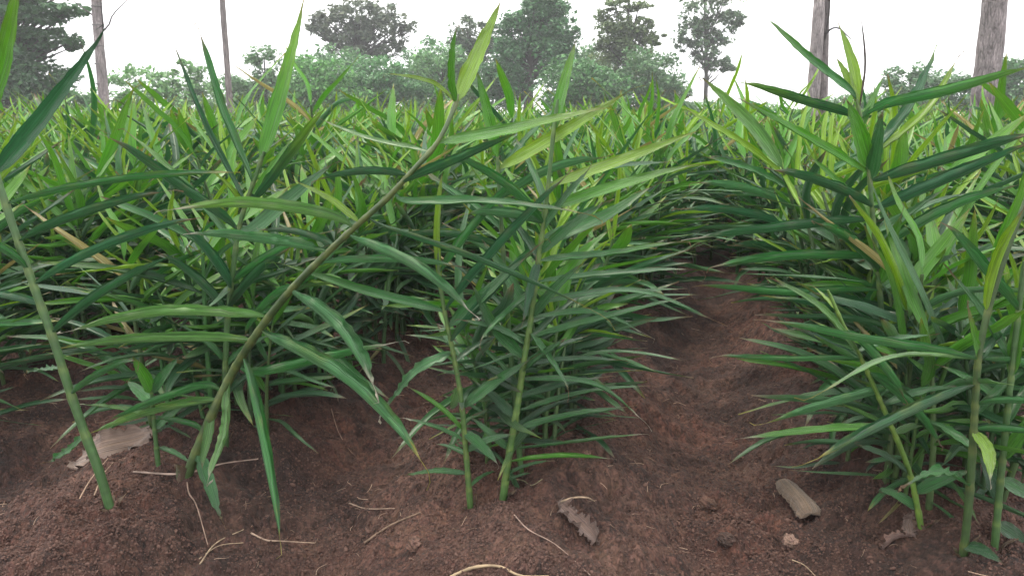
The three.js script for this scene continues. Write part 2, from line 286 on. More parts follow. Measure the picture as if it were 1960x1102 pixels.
plant(102, 'thick ginger stem leaning far right across the clump with pale hanging leaves',
  [[346, 940], [375, 865], [410, 782], [445, 712], [482, 652, -0.03], [522, 596, -0.05], [570, 540, -0.08], [622, 488, -0.1], [682, 432, -0.12], [742, 378, -0.14], [792, 324, -0.15], [836, 274, -0.15], [866, 215, -0.14], [880, 178, -0.13]], 0.0115, 0.0036, [
    [503, 604, 112, 638, 36, 'pale', R({ m: [310, 604], tip: 'w', tipAt: 0.88, nick: 0.4, roll: 68 })], [470, 645, 95, 669, 32, 'pale', R({ m: [290, 654], tip: 'y', roll: 68 })],
    [412, 757, 168, 830, 28, 'pale', R({ m: [300, 790], tip: 'y', roll: 68 })], [400, 742, 196, 808, 28, 'green', R({ m: [300, 772] })], [378, 822, 298, 801, 20, 'green', R({})],
    [682, 462, 904, 600, 48, 'grey', R({ m: [795, 518], curl: 4.0, tip: 'w', tipAt: 0.93, nick: 0.2, dz: -0.08 })], [722, 430, 1150, 602, 38, 'dark', R({ m: [920, 503], tip: 'y', dz: -0.05, curl: 3.0 })],
    [765, 382, 1132, 412, 44, 'green', O({ m: [940, 388], roll: 55, curl: 2.1, tip: 'y', dz: -0.05 })],
    [562, 572, 722, 755, 54, 'grey', R({ m: [652, 642], curl: 4.0, roll: 68, tip: 'w', tipAt: 0.86, nick: 0.5, dz: -0.1 })], [512, 645, 816, 897, 58, 'grey', R({ m: [672, 742], curl: 4.0, roll: 68, tip: 'y', tipAt: 0.93, nick: 0.5, dz: -0.12 })],
    [478, 718, 768, 653, 38, 'green', R({ m: [622, 692], dz: 0.03, tip: 'w' })], [474, 690, 538, 1056, 36, 'green', R({ m: [497, 845], dz: -0.16, curl: 4.0, roll: 68, full: 4, tip: 'y', tipAt: 0.97 })],
    [447, 728, 399, 915, 50, 'pale', R({ m: [434, 830], dz: -0.08, curl: 2.2, roll: 68, nick: 0.5, tip: 'w', tipAt: 0.93 })], [410, 795, 388, 880, 30, 'pale', O({ dz: -0.03, roll: 20 })],
    [390, 862, 417, 980, 40, 'grey', O({ m: [394, 915], dz: -0.05, curl: 1.8, roll: 20, nick: 0.4, tip: 'b' })],
    [618, 512, 892, 512, 30, 'grey', R({ m: [750, 502], dz: 0.05 })], [655, 426, 316, 402, 42, 'pale', R({ m: [480, 397], curl: 4.0, roll: 68, yl: 0.4, tip: 'w', dz: -0.06 })],
    [628, 484, 356, 448, 38, 'grey', R({ m: [500, 464], curl: 4.0, roll: 68, nick: 0.5, tip: 'w', dz: -0.02 })], [684, 428, 562, 345, 26, 'lime', F({ m: [628, 378], tip: 'y' })],
    [768, 358, 990, 255, 40, 'dark', R({ m: [872, 314], curl: 4.0, tip: 'l', dz: -0.03 })], [832, 284, 1160, 207, 40, 'fresh', O({ m: [985, 246], curl: 1.2, roll: 35, yl: 0.95, tip: 'y', dz: -0.05 })],
    [824, 292, 614, 228, 24, 'pale', O({ m: [705, 266] })], [872, 205, 755, 143, 20, 'lime', O({ m: [832, 162] })], [872, 205, 874, 55, 38, 'fresh', O({ m: [868, 130], roll: 50 })],
    [880, 192, 962, -8, 58, 'lime', F({ m: [912, 110], full: 2.2, roll: 35, tip: 'y' })], [745, 376, 702, 352, 34, 'pale', O({ wave: 1.2, nick: 0.6 })], [785, 330, 610, 344, 30, 'dark', R({ m: [700, 334], dz: 0.05 })],
    [640, 470, 500, 440, 26, 'dark', R({ dz: 0.08 })], [560, 550, 470, 640, 30, 'green', R({ dz: 0.1 })],
  ], { stem: [0.046, 0.090, 0.024] });
plant(103, 'upright ginger plant fronting the middle row with ladder of flat leaves beside the furrow',
  [[958, 957], [976, 860], [990, 780], [1003, 690], [1018, 600], [1030, 500], [1042, 420], [1052, 330], [1060, 250], [1068, 190]], 0.0085, 0.0035, [
    [970, 910, 1052, 882, 20, 'green', O({})], [976, 880, 1171, 878, 19, 'fresh', R({ m: [1070, 876], tip: 'w', tipAt: 0.95 })], [980, 856, 1227, 831, 27, 'green', R({ m: [1095, 848], curl: 2.2, tip: 'w', tipAt: 0.96, yl: 0.25 })],
    [985, 828, 1206, 778, 34, 'green', O({ m: [1095, 796] })], [995, 792, 1245, 738, 26, 'green', O({ m: [1120, 752], tip: 'b' })], [1000, 762, 1165, 720, 40, 'dark', O({ m: [1080, 738] })],
    [1004, 722, 1228, 802, 30, 'green', O({ m: [1140, 738], tip: 'w' })], [1010, 694, 1195, 690, 28, 'dark', O({ m: [1100, 688] })], [1014, 645, 1318, 566, 36, 'green', O({ m: [1170, 606], dz: -0.05 })],
    [1020, 612, 1236, 640, 30, 'green', O({ m: [1140, 600], tip: 'w' })], [1024, 582, 1378, 618, 28, 'grey', O({ m: [1215, 558], tip: 'b', dz: 0.1 })], [1030, 546, 1330, 516, 32, 'grey', O({ m: [1180, 524] })],
    [1034, 502, 1305, 462, 38, 'green', O({ m: [1165, 488], yl: 0.25 })], [1040, 462, 1258, 352, 48, 'green', F({ m: [1150, 418], roll: 35, yl: 0.2 })], [1050, 562, 1168, 438, 50, 'fresh', F({ dz: 0.06 })],
    [1046, 402, 1342, 314, 42, 'fresh', F({ m: [1190, 352], roll: 25, yl: 0.4, dz: -0.06 })], [1054, 350, 1348, 247, 40, 'lime', F({ m: [1200, 302], roll: 30, yl: 0.7, tip: 'y', dz: -0.03 })], [1050, 360, 1290, 310, 28, 'grey', O({ m: [1170, 322], dz: 0.1 })],
    [1064, 245, 1106, 72, 42, 'fresh', F({ m: [1080, 160], yl: 0.5, tip: 'b' })], [1060, 250, 1088, 110, 24, 'green', O({})],
    [1005, 690, 900, 540, 46, 'green', F({ m: [945, 625], dz: -0.03 })], [1016, 612, 926, 462, 44, 'green', F({ dz: 0.05 })], [988, 800, 905, 728, 36, 'dark', F({ dz: 0.05 })], [1030, 505, 950, 380, 40, 'dark', O({ dz: 0.06 })],
    [1042, 422, 868, 300, 36, 'green', R({ dz: -0.02 })], [1036, 482, 1162, 384, 40, 'green', F({ dz: -0.06 })], [1026, 556, 925, 645, 34, 'green', O({ dz: -0.06 })], [1018, 602, 1120, 500, 40, 'green', F({ dz: -0.05 })], [1008, 660, 895, 615, 34, 'grey', O({ dz: -0.03 })], [1040, 446, 1128, 322, 38, 'grey', O({ dz: -0.05 })], [1012, 640, 1085, 740, 34, 'green', O({ dz: -0.07 })], [1032, 500, 1000, 620, 36, 'blue', F({ dz: -0.05 })], [1000, 715, 1080, 650, 34, 'green', O({ dz: -0.05 })],
    [975, 865, 905, 800, 30, 'green', F({ dz: 0.02 })], [1040, 430, 890, 410, 40, 'grey', R({ m: [960, 415], dz: 0.02 })], [1000, 740, 905, 690, 30, 'dark', F({ dz: 0.08 })], [965, 925, 1015, 905, 16, 'green', O({ dz: -0.03 })],
    [1045, 400, 985, 260, 36, 'grey', O({ dz: 0.08 })], [1010, 660, 1120, 560, 34, 'dark', O({ dz: 0.06 })], [1005, 700, 1130, 640, 34, 'dark', O({ dz: 0.1 })], [985, 820, 1100, 760, 30, 'dark', O({ dz: 0.1 })],
  ], { stem: [0.060, 0.150, 0.034] });
plant(104, 'thin ginger stem left of the upright one with chewed leaf and yellow top blade',
  [[902, 964], [893, 880], [882, 762], [868, 680], [850, 592], [840, 520], [838, 430]], 0.0072, 0.0035, [
    [892, 910, 776, 909, 25, 'green', O({ m: [838, 903], roll: 45, yl: 0.1, tip: 'b' })], [897, 930, 948, 902, 18, 'green', O({})], [893, 842, 780, 802, 22, 'green', O({ tip: 'w', tipAt: 0.8 })], [890, 822, 788, 744, 26, 'fresh', O({})],
    [872, 678, 732, 792, 38, 'grey', O({ m: [800, 708], roll: 30, nick: 0.8, wave: 0.4, tip: 'w' })], [882, 745, 864, 780, 40, 'pale', F({ nick: 0.5, tip: 'w' })], [889, 782, 1012, 690, 44, 'green', F({ m: [950, 730], dz: -0.03 })],
    [893, 828, 948, 882, 40, 'green', F({ dz: -0.03, tip: 'w' })], [842, 545, 848, 325, 24, 'lime', F({ m: [836, 440], full: 5, roll: 10, dz: -0.01 })], [860, 628, 1014, 488, 46, 'green', F({ m: [930, 560], dz: -0.06 })], [852, 596, 1092, 328, 36, 'blue', R({ m: [965, 468], dz: -0.04 })], [872, 650, 1040, 462, 38, 'blue', R({ m: [950, 558], dz: -0.05 })], [842, 530, 1000, 330, 34, 'green', R({ dz: 0.03 })],
    [848, 592, 526, 502, 38, 'green', O({ m: [690, 556], roll: 35, dz: -0.06, tip: 'l', yl: 0.2 })], [892, 870, 838, 850, 26, 'green', O({})], [890, 860, 985, 830, 30, 'green', F({ dz: -0.02 })], [868, 690, 960, 640, 30, 'dark', O({ dz: 0.04 })],
  ], { stem: [0.07, 0.150, 0.038] });
plant(105, 'ginger stem behind the upright one topped by a broad yellow-green leaf',
  [[1000, 905], [985, 760], [968, 560], [958, 400], [952, 300]], 0.0075, 0.004, [
    [955, 318, 1212, 170, 48, 'lime', F({ m: [1085, 248], roll: 30, tip: 'y', dz: -0.16 })], [953, 305, 912, 138, 44, 'fresh', F({ m: [932, 215], dz: -0.02 })], [958, 380, 1160, 300, 36, 'grey', R({ dz: -0.02 })], [960, 440, 820, 340, 34, 'green', O({})],
    [965, 520, 1120, 440, 34, 'green', O({})], [962, 470, 760, 450, 30, 'dark', R({})], [970, 600, 860, 500, 34, 'dark', O({})], [975, 640, 1120, 590, 34, 'dark', O({})], [980, 720, 880, 640, 30, 'green', O({})], [955, 340, 1080, 190, 34, 'green', O({ dz: 0.05 })],
  ]);
plant(106, 'right foreground ginger plant with dark upright stem and long leaves over the furrow',
  [[1848, 1060], [1856, 950], [1863, 850], [1868, 765], [1873, 690], [1886, 620], [1902, 560], [1932, 470], [1978, 350]], 0.0076, 0.004, [
    [1872, 688, 1551, 762, 30, 'pale', O({ m: [1705, 686], roll: 60, curl: 2, dz: -0.12, tip: 'y' })], [1862, 684, 1450, 612, 33, 'green', R({ m: [1650, 655], tip: 'b', dz: -0.05 })], [1864, 742, 1552, 884, 36, 'dark', R({ m: [1722, 806], tip: 'y', dz: -0.1 })],
    [1880, 692, 2010, 722, 32, 'green', R({})], [1870, 770, 2010, 778, 24, 'green', R({})], [1868, 828, 2010, 834, 24, 'green', R({})], [1872, 820, 1896, 914, 38, 'lime', F({ m: [1890, 860], tip: 'w', dz: -0.06 })],
    [1900, 600, 1960, 400, 30, 'lime', R({ m: [1918, 500], dz: -0.03, yl: 0.3 })], [1868, 690, 1853, 582, 26, 'fresh', O({ yl: 0.8, tip: 'b', tipAt: 0.6 })], [1850, 1042, 1912, 1072, 38, 'dark', F({ dz: -0.05 })], [1858, 930, 1740, 925, 36, 'green', O({ m: [1800, 905], wave: 0.5 })],
    [1866, 800, 1990, 690, 34, 'green', O({})], [1862, 860, 1760, 800, 34, 'green', O({ dz: 0.08 })], [1872, 700, 1960, 590, 34, 'dark', O({ dz: 0.05 })],
  ], { stem: [0.040, 0.088, 0.022] });
plant(107, 'slanting yellow-green ginger stem left of the dark upright stem on the right',
  [[1775, 1003], [1742, 905], [1702, 805], [1652, 692], [1612, 615], [1585, 555]], 0.0062, 0.003, [
    [1705, 748, 1456, 812, 34, 'grey', R({ m: [1600, 776], tip: 'y', nick: 0.3 })], [1708, 816, 1418, 839, 31, 'fresh', O({ m: [1570, 824], roll: 45, tip: 'w', dz: -0.05 })], [1650, 690, 1366, 683, 22, 'green', R({ m: [1500, 691], tip: 'b', dz: -0.02 })],
    [1728, 830, 1772, 815, 30, 'pale', O({})], [1650, 690, 1474, 532, 34, 'pale', O({ m: [1570, 590] })], [1600, 600, 1560, 550, 16, 'lime', O({})], [1660, 710, 1800, 850, 34, 'green', R({ dz: -0.04 })], [1690, 780, 1830, 740, 34, 'grey', O({})],
    [1640, 670, 1790, 640, 30, 'grey', O({})], [1755, 940, 1860, 900, 40, 'green', F({ dz: -0.03 })], [1765, 975, 1700, 940, 30, 'green', F({})], [1745, 910, 1640, 850, 30, 'dark', O({})], [1620, 630, 1730, 760, 32, 'green', R({ dz: -0.05 })],
  ], { stem: [0.11, 0.22, 0.035] });
plant(108, 'ginger stem at the right edge with bright upright blades',
  [[1908, 1052], [1918, 900], [1932, 760], [1948, 620], [1962, 500]], 0.0068, 0.004, [
    [1925, 880, 2010, 760, 40, 'fresh', F({})], [1942, 720, 1962, 520, 40, 'fresh', F({ yl: 0.3 })], [1915, 1000, 1985, 1070, 40, 'dark', F({})], [1918, 920, 1985, 960, 40, 'green', F({})], [1930, 780, 1800, 700, 34, 'green', O({ dz: 0.06 })],
    [1938, 700, 1820, 520, 36, 'green', O({ dz: 0.05 })], [1950, 600, 1810, 430, 34, 'green', R({ m: [1880, 520], dz: 0.04 })], [1928, 820, 2000, 700, 34, 'green', O({})], [1912, 960, 1880, 870, 34, 'dark', F({ dz: 0.05 })], [1950, 610, 2010, 480, 34, 'green', O({})],
  ]);
plant(109, 'tall ginger plant on the right rising above the canopy with a fan of dark leaves',
  [[1706, 850], [1692, 660], [1682, 530], [1670, 400], [1662, 310], [1650, 235], [1640, 190]], 0.0085, 0.004, [
    [1628, 176, 1460, 28, 30, 'green', O({ m: [1548, 112], roll: 45, yl: 0.35, tip: 'l' })], [1645, 236, 1418, 158, 33, 'dark', R({ m: [1530, 198], tip: 'l', yl: 0.3 })], [1652, 195, 1607, 48, 34, 'lime', F({ m: [1634, 130] })], [1642, 195, 1603, 113, 26, 'lime', F({})],
    [1668, 216, 2000, 118, 36, 'green', R({ m: [1830, 178], tip: 'l', yl: 0.3 })], [1662, 332, 1412, 188, 38, 'fresh', O({ m: [1550, 268] })], [1664, 320, 1620, 188, 54, 'fresh', F({ dz: -0.05 })], [1670, 345, 1690, 215, 46, 'green', F({ dz: -0.04 })],
    [1680, 348, 2000, 248, 42, 'dark', R({ m: [1850, 302], dz: -0.05 })], [1684, 400, 2000, 262, 40, 'blue', R({ m: [1850, 335], dz: -0.08 })], [1684, 442, 1868, 366, 32, 'grey', O({})], [1666, 310, 1794, 88, 46, 'blue', O({ m: [1745, 205], dz: 0.04, tip: 'l' })], [1670, 300, 1840, 103, 38, 'lime', O({ m: [1780, 210], dz: 0.08 })],
    [1670, 420, 1318, 458, 36, 'dark', R({ m: [1500, 442], tip: 'w' })], [1672, 400, 1480, 325, 38, 'dark', R({ m: [1580, 360] })], [1682, 520, 1560, 425, 40, 'green', R({ dz: -0.05, nick: 0.3 })], [1680, 500, 1362, 512, 34, 'green', R({ m: [1540, 496] })],
    [1684, 540, 1730, 400, 50, 'fresh', F({ dz: -0.06 })], [1686, 560, 1850, 480, 40, 'grey', O({ dz: -0.04 })], [1678, 470, 1810, 360, 36, 'green', O({})], [1690, 620, 1560, 560, 36, 'dark', O({})], [1690, 640, 1830, 600, 36, 'grey', O({})],
    [1675, 440, 1550, 300, 30, 'fresh', O({ dz: 0.05 })], [1648, 215, 1646, 18, 7, 'husk', R({ m: [1659, 120], dz: -0.02 })], [1650, 240, 1690, 150, 22, 'fresh', F({})], [1690, 560, 1332, 548, 30, 'green', R({ m: [1500, 566] })], [1685, 480, 1960, 350, 36, 'green', R({})], [1700, 720, 1600, 640, 34, 'dark', O({})], [1700, 730, 1800, 690, 34, 'dark', O({})],
  ]);
plant(110, 'ginger plant beyond the furrow mouth with broad pale blade pointing up left',
  [[1560, 640], [1545, 520], [1520, 400], [1498, 320]], 0.0085, 0.004, [
    [1500, 322, 1343, 148, 46, 'pale', F({ m: [1440, 240], yl: 0.3 })], [1505, 335, 1308, 204, 32, 'lime', O({ m: [1415, 272] })], [1510, 360, 1350, 300, 34, 'green', O({})], [1520, 400, 1330, 350, 36, 'grey', R({})], [1515, 380, 1660, 290, 36, 'green', O({})],
    [1530, 440, 1300, 400, 34, 'blue', R({})], [1530, 450, 1650, 400, 34, 'green', O({})], [1540, 500, 1400, 470, 34, 'dark', R({})], [1545, 530, 1660, 500, 34, 'dark', O({})], [1550, 560, 1420, 550, 34, 'dark', O({})], [1505, 330, 1560, 200, 34, 'fresh', O({})],
  ]);
plant(111, 'ginger plant left of centre with three tall blades standing against the sky',
  [[428, 850], [431, 700], [436, 600], [445, 520], [456, 440], [470, 390], [486, 345], [505, 290]], 0.0085, 0.0045, [
    [497, 310, 582, -6, 52, 'fresh', F({ m: [545, 150], yl: 0.7, full: 2.2, tip: 'y' })], [470, 392, 332, 82, 34, 'blue', R({ m: [388, 236], curl: 2.2, roll: 68, dz: -0.03 })], [482, 352, 380, 58, 46, 'green', R({ m: [420, 208], curl: 2.0, roll: 68, dz: -0.02 })],
    [460, 442, 206, 262, 38, 'dark', R({ m: [330, 356], dz: -0.08 })], [490, 380, 628, 200, 38, 'dark', R({ m: [562, 300], yl: 0.7, tip: 'l', dz: -0.04 })], [440, 556, 348, 432, 36, 'blue', R({ dz: -0.05 })], [475, 440, 640, 312, 52, 'grey', F({ m: [555, 378] })],
    [435, 600, 296, 478, 32, 'dark', R({})], [456, 470, 240, 250, 34, 'green', O({ dz: 0.05, yl: 0.4 })], [440, 590, 560, 470, 34, 'dark', R({})], [445, 540, 640, 440, 32, 'green', R({})], [432, 690, 340, 620, 32, 'green', O({})], [432, 700, 520, 640, 32, 'green', O({})],
    [470, 400, 410, 330, 26, 'lime', O({ dz: -0.03 })], [460, 430, 560, 260, 30, 'fresh', O({ dz: 0.05 })], [430, 760, 500, 700, 28, 'dark', O({})],
  ]);
plant(112, 'young ginger shoot with a bright green leaf in front of the pale dry leaf',
  [[302, 892], [294, 810], [289, 745]], 0.006, 0.0035, [
    [290, 752, 256, 688, 40, 'fresh', F({ dz: -0.04 })], [291, 775, 244, 730, 38, 'green', F({})], [290, 750, 342, 684, 34, 'green', F({})], [298, 855, 358, 882, 22, 'grey', O({})], [294, 795, 156, 774, 22, 'pale', O({ m: [225, 782], tip: 'w', nick: 0.5 })], [296, 820, 350, 775, 32, 'green', F({})],
  ]);

// ---------------------------------------------------------------- ginger plants of the rows
const pool = [];      // leaf blades with their own length, curl and droop, along +x
{
  const r = rngOf(500), kinds = ['dark', 'green', 'blue', 'green', 'dark', 'grey', 'green', 'fresh'];
  for (let i = 0; i < 40; i++) {
    const len = 0.20 + 0.12 * r(), droop = (0.01 + 0.11 * r() * r()) * len * 2, kind = i === 9 ? 'dry' : i < 32 ? kinds[i % 8] : i < 36 ? 'fresh' : 'lime';
    const c = new THREE.CatmullRomCurve3([V(0, 0, 0), V(len * 0.33, 0.02 * len, (r() - 0.5) * 0.02), V(len * 0.68, -droop * 0.35, (r() - 0.5) * 0.02), V(len, -droop, (r() - 0.5) * 0.05)]);
    const rolled = r() < 0.62, curl = i >= 36 ? 2.8 + 1.2 * r() : i >= 32 ? 0.9 + r() : rolled ? 2.6 + 2.0 * r() : 0.6 + 1.0 * r();
    const tone = 0.85 + 0.35 * r();
    pool.push(leafGeometry(c, V(0, 1, 0), { rng: r, half: i >= 36 ? 0.0105 : 0.0080 + 0.0040 * r() + (rolled ? 0.005 : 0), curl, col: COL[kind].map(x => x * tone), tip: TIP[r() < 0.3 ? 'y' : r() < 0.5 ? 'b' : 'l'], tipAt: 0.86, yellow: i >= 32 ? 0.3 : r() < 0.35 ? 0.45 * r() : 0, twist: (r() - 0.5) * 1.2, wave: 0.15, nick: 0.1, edgeDry: 0.1, full: 2.4 + (rolled ? 2 : 0.8) * r(), unroll: 0.4, nl: 9, nw: 4 }));
  }
}
function makeGinger(seed, H) {
  const r = rngOf(seed), g = new THREE.Group();
  const lx = (r() - 0.5) * 0.34 * H, lz = (r() - 0.5) * 0.34 * H;
  const curve = new THREE.CatmullRomCurve3([V(0, -0.02, 0), V(lx * 0.22, H * 0.33, lz * 0.2), V(lx * 0.55, H * 0.62, lz * 0.55), V(lx, H * 0.9, lz)]);
  const n = 13 + Math.floor(r() * 4), tint = STEM.map(x => x * (0.8 + 0.5 * r()));
  meshOf('stem', tubeGeometry(curve, s => 0.0072 - 0.004 * s, s => { const m = 1.1 + 0.15 * n2(s * 8, seed); return [tint[0] * m, tint[1] * m, tint[2]]; }, 10, 6), stemMat, g);
  g.userData.lean = V(lx, H, lz);
  const az0 = r() * 6.28;
  for (let i = 0; i < n; i++) {
    const s = 0.10 + 0.90 * Math.pow(i / (n - 1), 0.9), p = curve.getPointAt(Math.min(1, s)), top = i >= n - 2;
    const m = meshOf('leaf', pool[i === n - 1 ? 32 + Math.floor(r() * 8) : i >= n - 4 && r() < 0.4 ? 32 + Math.floor(r() * 6) : Math.floor(r() * 32)], leafMat, g);
    m.position.copy(p); m.rotation.order = 'YZX';
    const el = i === n - 1 ? 0.8 + 0.6 * r() : top ? 0.35 + 0.8 * r() : 0.06 + 0.52 * s + 0.7 * (r() - 0.5);
    m.rotation.set((r() - 0.5) * 1.3, az0 + (i % 2) * Math.PI + (r() - 0.5) * 0.9, el);
    const k = s < 0.3 ? 0.55 + 0.35 * r() : 0.85 + 0.35 * r(); m.scale.setScalar(k);
  }
  return g;
}
const kinds = []; for (let i = 0; i < 14; i++) kinds.push(makeGinger(700 + i, 0.34 + 0.15 * rngOf(900 + i)()));
const spots = [];
{
  const r = rngOf(77), ca = Math.cos(ROW_A), sa = Math.sin(ROW_A);
  for (let k = -26; k <= 14; k++) for (let w = 0.7; w < 15.5; w += 0.2) {
    const u0 = ROW_U0 - k * ROW_S, stems = w < 2.6 ? 9 : w < 5 ? 7 : 6;
    for (let q = 0; q < stems; q++) {
      const u = u0 + (r() - 0.5) * (0.25 + 0.36 * smooth(2.1, 3.4, w)), ww = w + (r() - 0.5) * 0.2, x = u * ca + ww * sa, z = u * sa - ww * ca, rot = r() * 6.28, sc = (0.76 + 0.34 * r()) * (1 + 0.16 * n2(x * 0.9, z * 0.9)) * (r() < 0.1 && w > 2.2 ? 1.24 : 1) * (0.84 + 0.16 * smooth(1.2, 2.4, w)), kind = Math.floor(r() * kinds.length), keep = r();
      const d = -z, px = 980 + FOC * x / d;
      if (d < 0.9 || px < -420 || px > 2380) continue;
      // leave the ground in front of the traced plants free
      const line = u < -0.5 ? 1.1 : u < 0 ? 1.0 : 0.88;
      if (d < line + 0.08) continue;
      if (u < -0.5 && d < 1.42 && keep < 0.3) continue;
      if (u > -0.19 && u < 0.32 && d < 2.0) continue;
      if (u > -0.5 && u < 0 && d < 1.3 && keep < 0.2) continue;
      if (heroes.some(h => Math.hypot(h.x - x, h.z - z) < 0.05)) continue;
      spots.push({ x, z, rot, sc, kind, k, d, u });
    }
  }
  // young shoots crowding the feet of the front clumps
  for (const [n, k, u0, u1, d0, d1] of [[26, 0, 0.29, 0.58, 0.92, 1.6], [16, 1, -0.36, -0.17, 1.04, 1.45], [16, 2, -0.98, -0.70, 1.16, 1.6], [10, 3, -1.6, -1.3, 1.3, 1.8]]) for (let i = 0; i < n; i++) {
    const u = u0 + (u1 - u0) * r(), d = d0 + (d1 - d0) * r(), x = (u + d * sa) / ca, z = -d;
    if (heroes.some(h => Math.hypot(h.x - x, h.z - z) < 0.04)) continue;
    spots.push({ x, z, rot: r() * 6.28, sc: 0.5 + 0.3 * r(), kind: Math.floor(r() * kinds.length), k, d, u });
  }
  spots.sort((a, b) => Math.hypot(a.x, a.z) - Math.hypot(b.x, b.z));
}
const rowName = k => ({ 0: 'first row right of furrow', 1: 'first row left of furrow', 2: 'second row left of furrow', 3: 'third row left of furrow', '-1': 'second row right of furrow' }[k] ?? (k > 3 ? 'far left rows' : 'far right rows'));
function rowLabel(q) {
  const L = kinds[q.kind].userData.lean, lx = L.x * Math.cos(q.rot) + L.z * Math.sin(q.rot), lz = -L.x * Math.sin(q.rot) + L.z * Math.cos(q.rot), h = L.y * q.sc;
  const lean = Math.hypot(lx, lz) < 0.045 ? 'upright' : Math.abs(lx) > Math.abs(lz) ? (lx < 0 ? 'left-leaning' : 'right-leaning') : lz > 0 ? 'forward-leaning' : 'back-leaning';
  const size = h < 0.36 ? 'short' : h < 0.42 ? 'mid-height' : 'tall', part = q.d < 1.15 ? 'front end' : q.d < 1.4 ? 'near part' : q.d < 1.65 ? 'middle part' : q.d < 1.9 ? 'farther part' : 'back part', off = q.u - (ROW_U0 - q.k * ROW_S), edge = off < -0.045 ? 'left edge' : off > 0.045 ? 'right edge' : 'centre line';
  return `${size} ${lean} ginger plant, ${edge}, ${part} of ${rowName(q.k)}`;
}
const rowGroup = k => ({ 0: 'row right of the furrow', 1: 'row left of the furrow', 2: 'second row left of the furrow', 3: 'third row left of the furrow', '-1': 'second row right of the furrow' }[k] ?? (k > 3 ? 'far left rows' : 'far right rows'));
const NEAR = 285;
spots.forEach((s, i) => {
  if (i >= NEAR) return;
  const o = kinds[s.kind].clone(); o.name = numbered('ginger_plant'); o.position.set(s.x, bed(s.x, s.z), s.z); o.rotation.y = s.rot; o.scale.setScalar(s.sc); o.userData = {};
  tag(o, rowLabel(s), 'ginger plant', rowGroup(s.k)); scene.add(shade(o));
});
{
  const mass = new THREE.Group(); mass.name = 'ginger_field'; mass.userData = { kind: 'stuff', label: 'dense sea of ginger leaves filling the field behind', category: 'ginger crop' };
  const merged = kinds.map(g => { g.updateMatrixWorld(true); return mergeGeometries(g.children.map(c => { c.updateMatrix(); return c.geometry.clone().applyMatrix4(c.matrix); })); });
  const M = new THREE.Matrix4(), Q = new THREE.Quaternion(), Y = V(0, 1, 0);
  merged.forEach((geo, kind) => {
    const list = spots.filter((s, i) => i >= NEAR && s.kind === kind), im = new THREE.InstancedMesh(geo, leafMat, list.length); im.name = 'ginger_foliage'; im.userData.kind = 'stuff';
    list.forEach((s, i) => im.setMatrixAt(i, M.compose(V(s.x, bed(s.x, s.z), s.z), Q.setFromAxisAngle(Y, s.rot), V(s.sc, s.sc, s.sc)))); mass.add(im);
  });
  scene.add(shade(mass));
}
// ---------------------------------------------------------------- trees
const barkMap = dataTex(256, 512, (u, v) => { const a = tile(u, v, 26, 10, 31), b = tile(u, v, 70, 34, 33), c = tile(u, v, 6, 4, 35), fis = smooth(0.0, 0.22, Math.abs(tile(u, v, 16, 5, 37))); const g = (0.5 + 0.10 * a + 0.10 * b + 0.12 * c) * (0.78 + 0.22 * fis) + 0.2; return [g, g * 0.97, g * 0.96]; }, true);
const barkBump = dataTex(256, 512, (u, v) => { const fis = smooth(0.0, 0.3, Math.abs(tile(u, v, 16, 5, 37))), b = tile(u, v, 60, 30, 39); const h = 0.15 + 0.6 * fis + 0.2 * b; return [h, h, h]; });
const barkMat = new THREE.MeshStandardMaterial({ name: 'bark', color: 0xffffff, vertexColors: true, map: barkMap, bumpMap: barkBump, bumpScale: 0.012, roughness: 0.95 });
const crownMat = new THREE.MeshPhysicalMaterial({ name: 'tree foliage', color: 0xffffff, vertexColors: true, roughness: 0.9, transmission: 0.32, thickness: 0, specularIntensity: 0.5, side: THREE.DoubleSide });
function foliage(clumps, leaf, col, r) {
  const pos = [], nor = [], cl = [], idx = [], a = V(), b = V(), n = V();
  for (const { c, rad, count } of clumps) for (let i = 0; i < count; i++) {
    let x, y, z; do { x = r() * 2 - 1; y = r() * 2 - 1; z = r() * 2 - 1; } while (x * x + y * y + z * z > 1);
    const P = V(c.x + x * rad.x, c.y + y * rad.y, c.z + z * rad.z), s = leaf * (0.45 + 1.3 * r() * r());
    a.set(r() - 0.5, (r() - 0.5) * 0.7, r() - 0.5).normalize(); n.set(r() - 0.5, 0.25 + r() * 0.8, r() - 0.5).normalize(); b.crossVectors(a, n).normalize(); n.crossVectors(b, a).normalize();
    const k = pos.length / 3, m = 0.7 + 0.6 * r(), t = r();
    const push = (u, v, w) => { pos.push(P.x + a.x * u * s + b.x * v * s + n.x * w * s, P.y + a.y * u * s + b.y * v * s + n.y * w * s, P.z + a.z * u * s + b.z * v * s + n.z * w * s); nor.push(n.x, n.y, n.z); cl.push(col[0] * 1.6 * m * (1 + 0.35 * t), col[1] * 2.0 * m * (1 + 0.12 * t), col[2] * 1.5 * m); };
    push(-0.6, 0, 0); push(0, -0.36, 0.1); push(0.6, 0, -0.08); push(0, 0.36, 0.1);
    idx.push(k, k + 3, k + 1, k + 1, k + 3, k + 2);
  }
  const g = new THREE.BufferGeometry(); g.setAttribute('position', new THREE.Float32BufferAttribute(pos, 3)); g.setAttribute('normal', new THREE.Float32BufferAttribute(nor, 3)); g.setAttribute('color', new THREE.Float32BufferAttribute(cl, 3)); g.setIndex(idx);
  return g;
}
const barkCol = (c, seed) => s => { const m = 1 + 0.2 * n2(s * 14, seed); return [c[0] * m, c[1] * m, c[2] * m]; };
